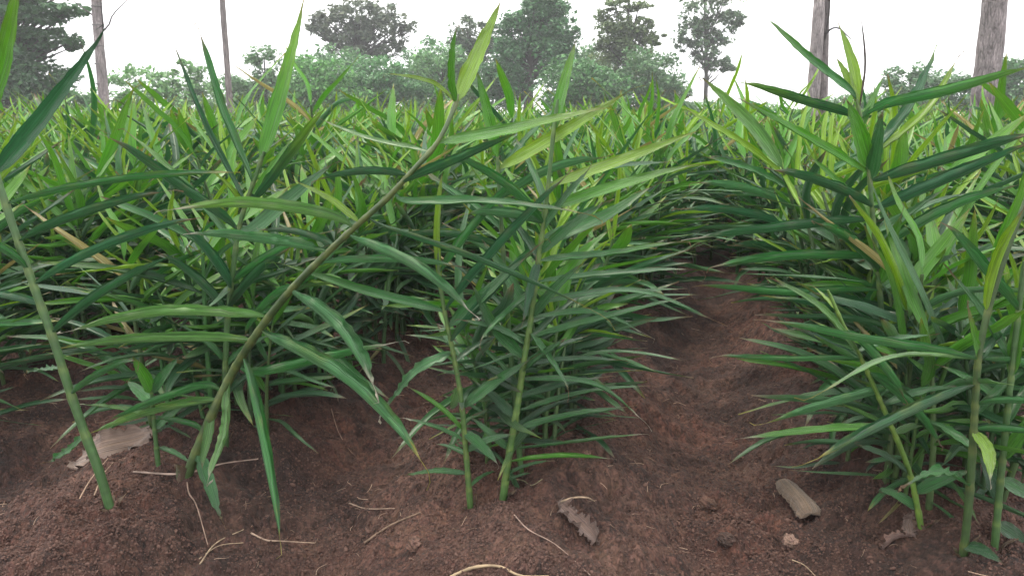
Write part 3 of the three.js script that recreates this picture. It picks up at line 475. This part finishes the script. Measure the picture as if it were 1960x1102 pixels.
// trunk: list of [px, py] from the foot up; blobs: [px, py, rx, ry] in photograph pixels at that distance
function tree(name, label, category, group, seed, zd, trunk, r0, bark, blobs, o) {
  const r = rngOf(seed), f = at(trunk[0][0], 230, zd), foot = V(f.x, ground(f.x, -zd) - 0.05, -zd), g = groupAt(name, foot), k = zd / FOC;
  tag(g, label, category, group);
  const pts = trunk.map(([x, y], i) => i ? at(x, y, zd).sub(foot) : V(0, 0, 0)), curve = new THREE.CatmullRomCurve3(pts, false, 'centripetal');
  if (pts.length === 2) pts.splice(1, 0, pts[0].clone().lerp(pts[1], 0.5).add(V(r0, 0, 0)));
  const H = curve.getLength();
  meshOf('trunk', tubeGeometry(curve, s => r0 * (1 - 0.75 * s * (o.taper ?? 1)) * (1 + 0.07 * n2(s * H * 2.2, seed)) * (1 + 0.35 * Math.exp(-s * H / 0.25)), barkCol(bark, seed), o.tn ?? 18, o.tr ?? 8, 0.8), barkMat, g);
  const clumps = [], twigs = [];
  for (const [bx, by, rx, ry, dens = 1, ddz = 0] of blobs) {
    const C = at(bx, by, zd + ddz).sub(foot), RX = rx * k, RY = ry * k, RZ = RX * 0.85, K = Math.max(4, Math.round((o.clumps ?? 26) * dens));
    for (let i = 0; i < K; i++) {
      const th = r() * 6.283, ph = Math.acos(2 * r() - 1), q = 0.35 + 0.65 * Math.pow(r(), 0.6), c = V(C.x + RX * q * Math.sin(ph) * Math.cos(th), C.y + RY * q * Math.cos(ph), C.z + RZ * q * Math.sin(ph) * Math.sin(th));
      const cr = (o.cr ?? 0.26) * (0.7 + 0.9 * r());
      clumps.push({ c, rad: V(RX * cr * 1.2, Math.min(RX, RY) * cr * 1.05, RZ * cr * 1.2), count: Math.round((o.leaves ?? 90) * (0.6 + 0.8 * r())) });
      if (i % (o.twig ?? 2) === 0) {
        const hs = clamp((c.y * 0.7) / Math.max(0.5, pts[pts.length - 1].y), 0.1, 0.97), s0 = curve.getPointAt(hs), mid = s0.clone().lerp(c, 0.55).add(V(0, -0.06 * RY, (r() - 0.5) * 0.2 * RX));
        twigs.push(tubeGeometry([s0, mid, c], s => r0 * (o.tw ?? 0.22) * (1 - 0.85 * s), barkCol(bark, seed + 1), 4, 4, 0.8));
      }
    }
  }
  if (twigs.length) meshOf('branches', mergeGeometries(twigs), barkMat, g).userData.kind = 'stuff';
  if (clumps.length) { const cm = meshOf('crown', foliage(clumps, o.leaf ?? 0.12, o.col, r), crownMat, g); cm.userData.kind = 'stuff'; }
  return shade(g);
}
const GREYB = [0.56, 0.515, 0.53], DARKB = [0.13, 0.115, 0.11], TG = 'trees and shrubs beyond the field', TR = 'bare trunks rising out of the field';
const high = (x, n, rx = 520, y0 = -1150) => { const r = rngOf(n), l = []; for (let i = 0; i < 5; i++) l.push([x + (r() - 0.5) * rx, y0 - 300 * r(), rx * 0.3, 150 + 60 * r(), 0.5]); return l; };
const HI = { leaf: 0.16, col: [0.05, 0.095, 0.035], leaves: 60, clumps: 24, tn: 40, tr: 14, tw: 0.3, twig: 3, taper: 0.75 };
tree('tree', 'thick rough grey trunk at the right rising out of the frame', 'tree', TR, 21, 8, [[1886, 260], [1893, 120], [1905, 0], [1925, -500], [1950, -1150]], 0.143, [0.42, 0.38, 0.39], high(1960, 1), HI);
const twin = tree('tree', 'pale twin trunk right of centre with a dead twig', 'tree', TR, 22, 9, [[1557, 250], [1562, 110], [1569, 0], [1580, -500], [1600, -1000]], 0.082, GREYB, high(1600, 2, 420, -1000), HI);
{
  const f = twin.position, L = l => l.map(([x, y, d = 0]) => at(x, y, 9 + d).sub(f));
  meshOf('second_trunk', tubeGeometry(L([[1574, 255, 0.1], [1577, 120, 0.1], [1579, 20, 0.1], [1584, -400, 0.1], [1560, -900, 0]]), s => 0.062 * (1 - 0.5 * s), barkCol([0.40, 0.36, 0.37], 5), 24, 10, 0.8), barkMat, twin);
  meshOf('twig', tubeGeometry(L([[1580, 66], [1594, 54], [1607, 54], [1620, 66], [1632, 76]]), s => 0.014 * (1 - 0.6 * s), barkCol([0.10, 0.09, 0.09], 6), 10, 5), barkMat, twin);
  meshOf('vine', tubeGeometry(L([[1580, 75], [1587, 30], [1589, -40], [1588, -200]]), s => 0.013, barkCol([0.20, 0.18, 0.18], 7), 12, 5), barkMat, twin); shade(twin);
}
const ringed = tree('tree', 'pale ringed trunk near the left edge with thin bare twigs', 'tree', TR, 23, 13, [[198, 245], [193, 130], [183, 0], [165, -400], [150, -850]], 0.092, [0.46, 0.42, 0.43], high(150, 3, 380, -850), { ...HI, leaf: 0.2 });
{
  const f = ringed.position, L = l => l.map(([x, y, d = 0]) => at(x, y, 13 + d).sub(f));
  for (const t of [[[175, 28], [160, 18], [148, 8], [120, -15]], [[196, 60], [194, 20], [192, -30]], [[205, 52], [215, 28], [235, 8], [262, -20]]]) meshOf('twig', tubeGeometry(L([[187, t[0][1] + 12], ...t]), s => 0.017 * (1 - 0.7 * s), barkCol([0.22, 0.2, 0.2], 8), 8, 5), barkMat, ringed);
  for (const y of [12, 48, 88, 122, 160]) { const x = 183 + 15 * y / 245, c = at(x, y, 13).sub(f), q = new THREE.TorusGeometry(0.083, 0.011, 5, 14).rotateX(Math.PI / 2).translate(c.x, c.y, c.z); q.deleteAttribute('uv'); q.setAttribute('uv', new THREE.Float32BufferAttribute(new Float32Array(q.attributes.position.count * 2), 2)); q.setAttribute('color', new THREE.Float32BufferAttribute(new Float32Array(q.attributes.position.count * 3).fill(0.24), 3)); meshOf('ring_scar', q, barkMat, ringed); }
  shade(ringed);
}
tree('tree', 'slim straight trunk standing left of the tall ginger blades', 'tree', TR, 24, 14.5, [[440, 240], [433, 110], [425, 0], [412, -400], [400, -800]], 0.064, [0.42, 0.38, 0.38], high(400, 4, 320, -800), { ...HI, leaf: 0.2 });

const T = (...a) => tree(...a);
T('tree', 'dark spreading tree cut by the upper left corner', 'tree', TG, 31, 17, [[5, 235], [0, 100], [-15, -60]], 0.22, DARKB, [[20, -30, 110, 45], [70, 20, 85, 26, 0.8], [100, 70, 55, 22, 0.5], [-10, 70, 80, 45], [30, 120, 75, 40], [-30, 180, 120, 60], [110, 88, 40, 10, 0.3], [60, 150, 60, 40]], { leaf: 0.13, col: [0.028, 0.062, 0.032], leaves: 110, clumps: 26, cr: 0.28 });
T('shrub', 'airy pale green shrub behind the ringed trunk', 'shrub', TG, 32, 21, [[265, 235], [262, 180], [258, 150]], 0.06, DARKB, [[255, 168, 55, 42], [300, 195, 60, 40], [215, 205, 50, 40]], { leaf: 0.12, col: [0.085, 0.15, 0.075], leaves: 55, clumps: 30, cr: 0.2 });
T('shrub', 'airy pale green shrub left of the slim straight trunk', 'shrub', TG, 33, 22, [[360, 235], [362, 180], [358, 140]], 0.06, DARKB, [[350, 160, 48, 40], [385, 190, 50, 42], [335, 205, 50, 36]], { leaf: 0.12, col: [0.08, 0.14, 0.07], leaves: 60, clumps: 30, cr: 0.2 });
T('tree', 'small greyish tree right of the slim straight trunk', 'tree', TG, 34, 25, [[510, 235], [508, 170], [505, 110]], 0.08, DARKB, [[507, 130, 32, 36], [515, 175, 40, 34], [470, 185, 36, 40]], { leaf: 0.12, col: [0.06, 0.105, 0.06], leaves: 80, clumps: 24 });
T('tree', 'round open-crowned tree against the sky above the shrubs', 'tree', TG, 35, 30, [[690, 235], [688, 130], [682, 20]], 0.2, DARKB, [[640, 60, 52, 42], [690, 20, 60, 36], [735, 60, 50, 42], [685, 75, 60, 34], [610, 45, 26, 24, 0.5], [765, 70, 20, 24, 0.5]], { leaf: 0.17, col: [0.050, 0.058, 0.050], leaves: 52, clumps: 34, cr: 0.17 });
T('shrub', 'bright green shrub mass under the round open crown', 'shrub', TG, 36, 22, [[610, 235], [612, 180], [608, 140]], 0.08, DARKB, [[600, 160, 60, 50], [650, 185, 60, 45], [560, 200, 50, 36]], { leaf: 0.11, col: [0.055, 0.125, 0.045], leaves: 130, clumps: 34 });
T('shrub', 'dark green shrub at the centre of the tree line', 'shrub', TG, 37, 23, [[740, 235], [742, 180], [745, 140]], 0.08, DARKB, [[730, 160, 60, 48], [770, 190, 60, 42], [690, 200, 50, 36]], { leaf: 0.11, col: [0.042, 0.098, 0.046], leaves: 130, clumps: 34 });
T('shrub', 'pale green shrub left of the tallest dense tree', 'shrub', TG, 38, 24, [[850, 235], [850, 180], [845, 120]], 0.08, DARKB, [[845, 135, 48, 44], [870, 180, 55, 46], [820, 200, 50, 34]], { leaf: 0.11, col: [0.065, 0.12, 0.062], leaves: 110, clumps: 32 });
T('tree', 'sparse twiggy tree top behind the pale shrub', 'tree', TG, 39, 28, [[905, 235], [902, 130], [898, 30]], 0.12, DARKB, [[900, 62, 34, 30], [925, 95, 30, 24], [880, 90, 22, 20, 0.6]], { leaf: 0.14, col: [0.048, 0.062, 0.050], leaves: 45, clumps: 30, cr: 0.22 });
T('tree', 'tallest dense dark green tree at the centre of the background', 'tree', TG, 40, 24, [[1010, 235], [1015, 120], [1025, 10]], 0.2, DARKB, [[985, 75, 50, 45], [1040, 45, 55, 48], [1010, 120, 75, 50], [1065, 75, 40, 35], [960, 150, 50, 45], [1045, 15, 38, 24]], { leaf: 0.12, col: [0.036, 0.082, 0.044], leaves: 150, clumps: 36 });
T('tree', 'brownish green tree with straggling top right of the tallest one', 'tree', TG, 41, 24, [[1200, 235], [1203, 130], [1203, 0]], 0.14, DARKB, [[1175, 65, 42, 42], [1210, 90, 42, 42], [1180, 125, 60, 40], [1225, 55, 26, 20, 0.4], [1200, 10, 44, 10, 0.4], [1255, 75, 24, 10, 0.25]], { leaf: 0.12, col: [0.060, 0.078, 0.044], leaves: 90, clumps: 34, cr: 0.22 });
T('shrub', 'deep green shrub under the brownish green tree', 'shrub', TG, 42, 21, [[1110, 235], [1108, 190], [1105, 140]], 0.08, DARKB, [[1095, 165, 70, 50], [1150, 185, 70, 44]], { leaf: 0.11, col: [0.036, 0.085, 0.036], leaves: 140, clumps: 36 });
T('shrub', 'grey green shrub at the right end of the tree line', 'shrub', TG, 43, 22, [[1240, 235], [1242, 190], [1240, 130]], 0.08, DARKB, [[1235, 150, 60, 46], [1275, 190, 46, 40], [1200, 195, 60, 40], [1295, 215, 40, 24]], { leaf: 0.11, col: [0.046, 0.085, 0.048], leaves: 120, clumps: 34 });
T('tree', 'slender open tree standing alone against the white sky', 'tree', TG, 44, 27, [[1350, 235], [1352, 140], [1350, 40], [1348, -40]], 0.1, DARKB, [[1345, 20, 40, 36], [1325, 60, 32, 26], [1380, 55, 34, 28], [1355, 100, 42, 28], [1405, 35, 24, 16, 0.5], [1310, 85, 18, 12, 0.4], [1385, 125, 26, 18, 0.6], [1370, -10, 50, 24]], { leaf: 0.14, col: [0.048, 0.072, 0.050], leaves: 38, clumps: 26, cr: 0.22 });
T('shrub', 'low hedge-like shrub between the slender tree and the twin trunk', 'shrub', TG, 45, 25, [[1450, 238], [1452, 215], [1450, 205]], 0.05, DARKB, [[1420, 214, 60, 16], [1480, 218, 60, 14], [1360, 212, 50, 20]], { leaf: 0.11, col: [0.06, 0.115, 0.055], leaves: 70, clumps: 26 });
T('shrub', 'soft green shrub right of the twin trunk', 'shrub', TG, 46, 23, [[1640, 238], [1640, 205], [1640, 190]], 0.06, DARKB, [[1630, 205, 50, 26], [1690, 200, 50, 30]], { leaf: 0.11, col: [0.058, 0.105, 0.058], leaves: 90, clumps: 30 });
T('shrub', 'rounded grey green shrub between the twin and the thick trunk', 'shrub', TG, 47, 21, [[1770, 238], [1772, 190], [1775, 150]], 0.08, DARKB, [[1745, 170, 55, 38], [1800, 175, 60, 45], [1770, 205, 90, 34]], { leaf: 0.11, col: [0.050, 0.092, 0.055], leaves: 110, clumps: 36 });
T('shrub', 'dark shrub behind the thick trunk at the right edge', 'shrub', TG, 48, 20, [[1930, 238], [1935, 180], [1940, 150]], 0.08, DARKB, [[1900, 170, 50, 45], [1960, 165, 60, 45], [1940, 205, 80, 36], [2040, 180, 60, 50]], { leaf: 0.11, col: [0.036, 0.078, 0.040], leaves: 120, clumps: 36 });
T('shrub', 'dark shrub at the far left edge under the spreading tree', 'shrub', TG, 49, 19, [[90, 238], [92, 200], [95, 170]], 0.07, DARKB, [[80, 195, 70, 36], [150, 210, 50, 26], [-40, 200, 80, 40]], { leaf: 0.11, col: [0.045, 0.092, 0.045], leaves: 90, clumps: 30 });

T('shrub', 'tall hazy shrub filling the belt below the round open crown', 'shrub', TG, 50, 28, [[660, 235], [662, 180], [660, 120]], 0.1, DARKB, [[640, 140, 70, 46], [700, 150, 70, 46], [600, 175, 60, 40]], { leaf: 0.14, col: [0.05, 0.1, 0.05], leaves: 90, clumps: 36 });
T('shrub', 'tall hazy shrub behind the pale shrub at centre', 'shrub', TG, 51, 28, [[800, 235], [802, 180], [800, 120]], 0.1, DARKB, [[790, 145, 60, 44], [840, 125, 60, 50], [900, 150, 60, 50]], { leaf: 0.14, col: [0.05, 0.1, 0.055], leaves: 90, clumps: 36 });
T('shrub', 'tall hazy shrub between the two densest trees', 'shrub', TG, 52, 28, [[1120, 235], [1122, 180], [1120, 110]], 0.1, DARKB, [[1110, 130, 60, 46], [1160, 150, 60, 46], [940, 180, 60, 44], [1260, 170, 50, 50]], { leaf: 0.14, col: [0.045, 0.088, 0.045], leaves: 90, clumps: 36 });
T('shrub', 'low hazy shrub closing the gap left of the small greyish tree', 'shrub', TG, 53, 27, [[440, 238], [442, 205], [440, 180]], 0.07, DARKB, [[430, 185, 50, 34], [480, 195, 50, 34], [550, 190, 50, 40]], { leaf: 0.13, col: [0.055, 0.11, 0.055], leaves: 80, clumps: 32 });

// ---------------------------------------------------------------- litter on the soil
function groundPts(list, lift) { return list.map(([x, y, h = 0]) => { const p = onGround(x, y); p.y += lift + h; return p; }); }
const dryMat = new THREE.MeshPhysicalMaterial({ name: 'dry leaf', color: 0xffffff, vertexColors: true, map: leafMap, bumpMap: leafBump, bumpScale: 0.002, roughness: 0.95, transmission: 0.12, thickness: 0, side: THREE.DoubleSide });
function deadLeaf(seed, label, list, N0, o) {
  const pts = groundPts(list, o.lift ?? 0.004), foot = pts[0].clone(), r = rngOf(seed), g = leafGeometry(new THREE.CatmullRomCurve3(pts), N0, { rng: r, tip: null, nl: 34, nw: 14, twist: 0.3, ...o }).translate(-foot.x, -foot.y, -foot.z);
  const m = new THREE.Mesh(g, dryMat); m.name = numbered('dead_leaf'); m.position.copy(foot); scene.add(shade(m)); return tag(m, label, 'dead leaf');
}
deadLeaf(61, 'broad pale dry leaf lying behind the leftmost leaning stem', [[146, 888, 0.002], [205, 872, 0.012], [255, 862, 0.016], [300, 846, 0.02]], V(0.1, 0.75, 0.65), { half: 0.031, curl: 0.9, wave: 0.5, nick: 0.6, col: [0.235, 0.165, 0.13], full: 6, unroll: 0 });
deadLeaf(62, 'folded brown dead leaf lying right of the upright ginger stem', [[1066, 978, 0.012], [1085, 995, 0.008], [1112, 1022, 0.004], [1148, 1046, 0.001]], V(0.2, 0.9, 0.3), { half: 0.020, curl: 2.6, wave: 0.7, nick: 0.8, col: [0.20, 0.13, 0.105], full: 4, unroll: 0.5, tipAt: 2 });
deadLeaf(63, 'arched grey-brown dead leaf in the furrow on the right', [[1500, 936, 0.012], [1520, 958, 0.014], [1538, 980, 0.013], [1552, 1003, 0.008]], V(0.1, -1, -0.1), { half: 0.027, curl: 2.7, wave: 0.10, nick: 0.2, col: [0.165, 0.115, 0.08], full: 26, neck: 0.72, ribs: 1, unroll: 0, lift: 0.009 });
deadLeaf(64, 'curled reddish dead leaf beside the right foreground plant', [[1688, 1058, 0.001], [1715, 1040, 0.006], [1752, 1035, 0.004]], V(0, 0.5, -0.9), { half: 0.014, curl: 2.2, wave: 0.4, nick: 0.5, col: [0.21, 0.125, 0.10], full: 3, unroll: 0 });
deadLeaf(65, 'small upright scrap of dead leaf above the curled reddish one', [[1742, 1030, 0], [1738, 1012, 0.006], [1746, 998, 0.014]], V(-0.2, 0.3, 0.9), { half: 0.012, curl: 1.0, wave: 0.5, nick: 0.8, col: [0.20, 0.13, 0.105], full: 5, unroll: 0 });
const strawCol = [0.40, 0.30, 0.20];
const strawMat = new THREE.MeshStandardMaterial({ name: 'straw', color: 0xffffff, vertexColors: true, roughness: 0.9 });
function strand(name, label, category, list, rad, col = strawCol) {
  rad *= 0.92; col = col.map(x => x * 0.8);
  const pts = groundPts(list, rad), probe = new THREE.CatmullRomCurve3(pts, false, 'centripetal').getSpacedPoints(40), over = probe.map(q => ground(q.x, q.z) + rad * 0.4 - q.y).sort((x, y) => x - y)[32];
  pts.forEach(q => { q.y += Math.max(0, over); });
  const foot = pts[0].clone(), m = new THREE.Mesh(tubeGeometry(pts, s => rad * (1 - 0.45 * s) * (1 + 0.2 * n2(s * 12, rad * 9999)), s => { const k = 0.85 + 0.3 * n2(s * 8, list[0][0]); return col.map(x => x * k); }, 36, 6).translate(-foot.x, -foot.y, -foot.z), strawMat);
  m.name = numbered(name); m.position.copy(foot); scene.add(shade(m)); return tag(m, label, category);
}
strand('twig', 'straight tan twig lying between the hanging leaf and the upright plant', 'twig', [[698, 1044], [745, 1012], [805, 986]], 0.0022, [0.24, 0.16, 0.11]);
strand('straw', 'long pale straw lying behind the hanging leaf at left', 'straw', [[255, 908, 0.003], [350, 911, 0.004], [430, 912, 0.004], [497, 914, 0.003]], 0.0021, [0.36, 0.26, 0.21]);
const rake = strand('straw', 'forked pale straw at the lower left in front of the hanging leaf', 'straw', [[383, 1090], [416, 1042, 0.003], [463, 988, 0.002]], 0.0013);
strand('straw', 'second thin straw fanning from the forked one at lower left', 'straw', [[380, 1066], [420, 1050, 0.004], [465, 1038]], 0.001);
strand('straw', 'thick pale stalk at the bottom edge below the centre', 'straw', [[862, 1108], [905, 1092, 0.002], [950, 1090, 0.003], [1000, 1096, 0.001], [1050, 1100]], 0.0027, [0.42, 0.31, 0.19]);
strand('root', 'long thin root curving down the slope right of the upright plant', 'root', [[984, 984], [1012, 1020], [1060, 1050], [1130, 1098]], 0.001, [0.36, 0.25, 0.2]);
strand('straw', 'short pale stalk above the folded brown dead leaf', 'straw', [[1068, 969, 0.004], [1100, 968, 0.006], [1120, 965, 0.006], [1138, 961, 0.003]], 0.002, [0.42, 0.30, 0.20]);
strand('root', 'wavy pale root under the tip of the hanging leaf', 'root', [[480, 1024], [510, 1036], [535, 1044], [570, 1044, 0.002], [603, 1047]], 0.0015, [0.42, 0.30, 0.22]);
strand('root', 'short wavy root right of the hanging leaf', 'root', [[668, 971], [690, 974, 0.002], [712, 977], [756, 974]], 0.0013, [0.34, 0.24, 0.18]);
strand('root', 'thin root running down the bank behind the grey drooping leaf', 'root', [[635, 800], [648, 828, 0.003], [668, 852], [680, 875]], 0.0011, [0.25, 0.16, 0.12]);
strand('straw', 'bristly straw standing beside the foot of the leftmost stem', 'straw', [[152, 958], [172, 930, 0.006], [208, 892, 0.014]], 0.0012, [0.40, 0.27, 0.19]);
strand('straw', 'lower bristly straw crossing the foot of the leftmost stem', 'straw', [[180, 950], [196, 922, 0.008], [218, 898, 0.014]], 0.001, [0.38, 0.26, 0.18]);
strand('root', 'pale root curled in front of the thick leaning stem', 'root', [[365, 975], [368, 995], [378, 1008], [396, 1033]], 0.0013, [0.32, 0.22, 0.17]);
strand('root', 'thin curved root below the upright plant foot', 'root', [[983, 916], [1000, 924, 0.003], [1020, 930], [1038, 936]], 0.0012, [0.30, 0.26, 0.15]);
strand('straw', 'fine straw at lower right in the furrow', 'straw', [[1516, 1072], [1540, 1085, 0.002], [1566, 1101]], 0.001);
const clodMat = soilMat, crumbMat = new THREE.MeshStandardMaterial({ name: 'soil crumb', color: 0xffffff, vertexColors: true, roughness: 0.97 });
function clodGeometry(seed, rad, detail, flat = 0.75) {
  const g = new THREE.IcosahedronGeometry(1, detail), p = g.attributes.position, c = [], q = V(), uv = [];
  for (let i = 0; i < p.count; i++) { q.fromBufferAttribute(p, i); const k = 1 + 0.28 * n3(q.x * 1.3 + seed, q.y * 1.3, q.z * 1.3) + 0.12 * n3(q.x * 4, q.y * 4 + seed, q.z * 4) + (detail > 2 ? 0.06 * n3(q.x * 11, q.y * 11, q.z * 11 + seed) : 0); q.multiplyScalar(k * rad); p.setXYZ(i, q.x, q.y * flat, q.z); uv.push(q.x + q.y, q.z + q.y); c.push(1, 1, 1); }
  g.setAttribute('uv', new THREE.Float32BufferAttribute(uv, 2)); g.setAttribute('color', new THREE.Float32BufferAttribute(c, 3)); g.computeVertexNormals(); return g;
}
function painted(g, col) { const a = g.attributes.color; for (let i = 0; i < a.count; i++) a.setXYZ(i, ...col); return g; }
function clod(seed, label, px, py, rad, col) {
  const g = clodGeometry(seed, rad, 5), a = g.attributes.color; for (let i = 0; i < a.count; i++) a.setXYZ(i, ...col);
  const m = new THREE.Mesh(g, clodMat), p = onGround(px, py); m.name = numbered('soil_clod'); m.position.set(p.x, p.y + rad * 0.35, p.z); scene.add(shade(m)); return tag(m, label, 'clod');
}
clod(1, 'pale crumbly clod in front of the arched dead leaf', 1515, 1028, 0.0125, [0.30, 0.19, 0.155]);
clod(2, 'large dark clod left of the arched dead leaf in the furrow', 1352, 966, 0.0165, [0.115, 0.058, 0.042]);
clod(3, 'smaller dark clod just below the large dark one', 1374, 994, 0.009, [0.12, 0.06, 0.045]);
clod(4, 'dark round clod low in the furrow', 1390, 1034, 0.0125, [0.075, 0.042, 0.034]);
clod(5, 'rounded clod at the lower middle below the twig', 793, 1048, 0.0115, [0.165, 0.09, 0.07]);
clod(6, 'small pale clod by the tips of the lowest flat leaves', 1124, 861, 0.006, [0.30, 0.18, 0.14]);
{
  const r = rngOf(88), M = new THREE.Matrix4(), Q = new THREE.Quaternion(), E = new THREE.Euler();
  const pile = new THREE.Group(); pile.name = 'soil_crumbs'; pile.userData = { kind: 'stuff', label: 'loose crumbs of red brown soil', category: 'soil crumbs' };
  for (let v = 0; v < 3; v++) {
    const n = 42000, im = new THREE.InstancedMesh(painted(clodGeometry(30 + v, 1, 0, 0.7), [[0.070, 0.036, 0.027], [0.048, 0.024, 0.018], [0.092, 0.050, 0.038]][v]), crumbMat, n); im.name = 'crumb'; im.userData.kind = 'stuff';
    for (let i = 0; i < n; i++) {
      let x, z; do { z = -0.70 - 1.5 * r() * r(); x = (r() * 2 - 1) * (0.12 - 0.92 * z); } while (n2(x * 3 + 60, z * 3) + 0.6 * n2(x * 9, z * 9) < r() * 1.5 - 0.85);
      const s = 0.0008 + 0.0021 * Math.pow(r(), 3) + (r() < 0.006 ? 0.004 * r() : 0); M.compose(V(x, ground(x, z) + s * 0.25, z), Q.setFromEuler(E.set(r() * 6, r() * 6, r() * 6)), V(s * (0.6 + 0.8 * r()), s * (0.6 + 0.6 * r()), s)); im.setMatrixAt(i, M);
    }
    pile.add(im);
  }
  scene.add(shade(pile));
  const hay = new THREE.Group(); hay.name = 'straw_litter'; hay.userData = { kind: 'stuff', label: 'scattered rootlets and straw bits on the soil', category: 'straw bits' };
  for (let v = 0; v < 5; v++) {
    const a = () => (r() - 0.5) * 0.5, g = tubeGeometry([V(-1, 0, 0), V(-0.4, 0.1 + 0.1 * r(), a()), V(0.3, 0.06, a()), V(1, 0, a())], s => 0.035 * (1 - 0.5 * s), () => [0.36, 0.25, 0.18].map(x => x * (0.55 + 0.2 * v)), 8, 4), n = 210;
    const im = new THREE.InstancedMesh(g, strawMat, n); im.name = 'straw_bit'; im.userData.kind = 'stuff';
    for (let i = 0; i < n; i++) {
      let x, z; do { x = -1.2 + 2.6 * r(); z = -0.72 - 1.7 * r(); } while (n2(x * 2 + 90, z * 2) < r() * 1.6 - 0.9);
      const s = 0.004 + 0.016 * r() * r(); M.compose(V(x, ground(x, z) + 0.002, z), Q.setFromEuler(E.set((r() - 0.5) * 0.4, r() * 6.28, (r() - 0.5) * 0.3)), V(s, s, s)); im.setMatrixAt(i, M);
    }
    hay.add(im);
  }
  scene.add(shade(hay));
}

renderer.render(scene, camera);
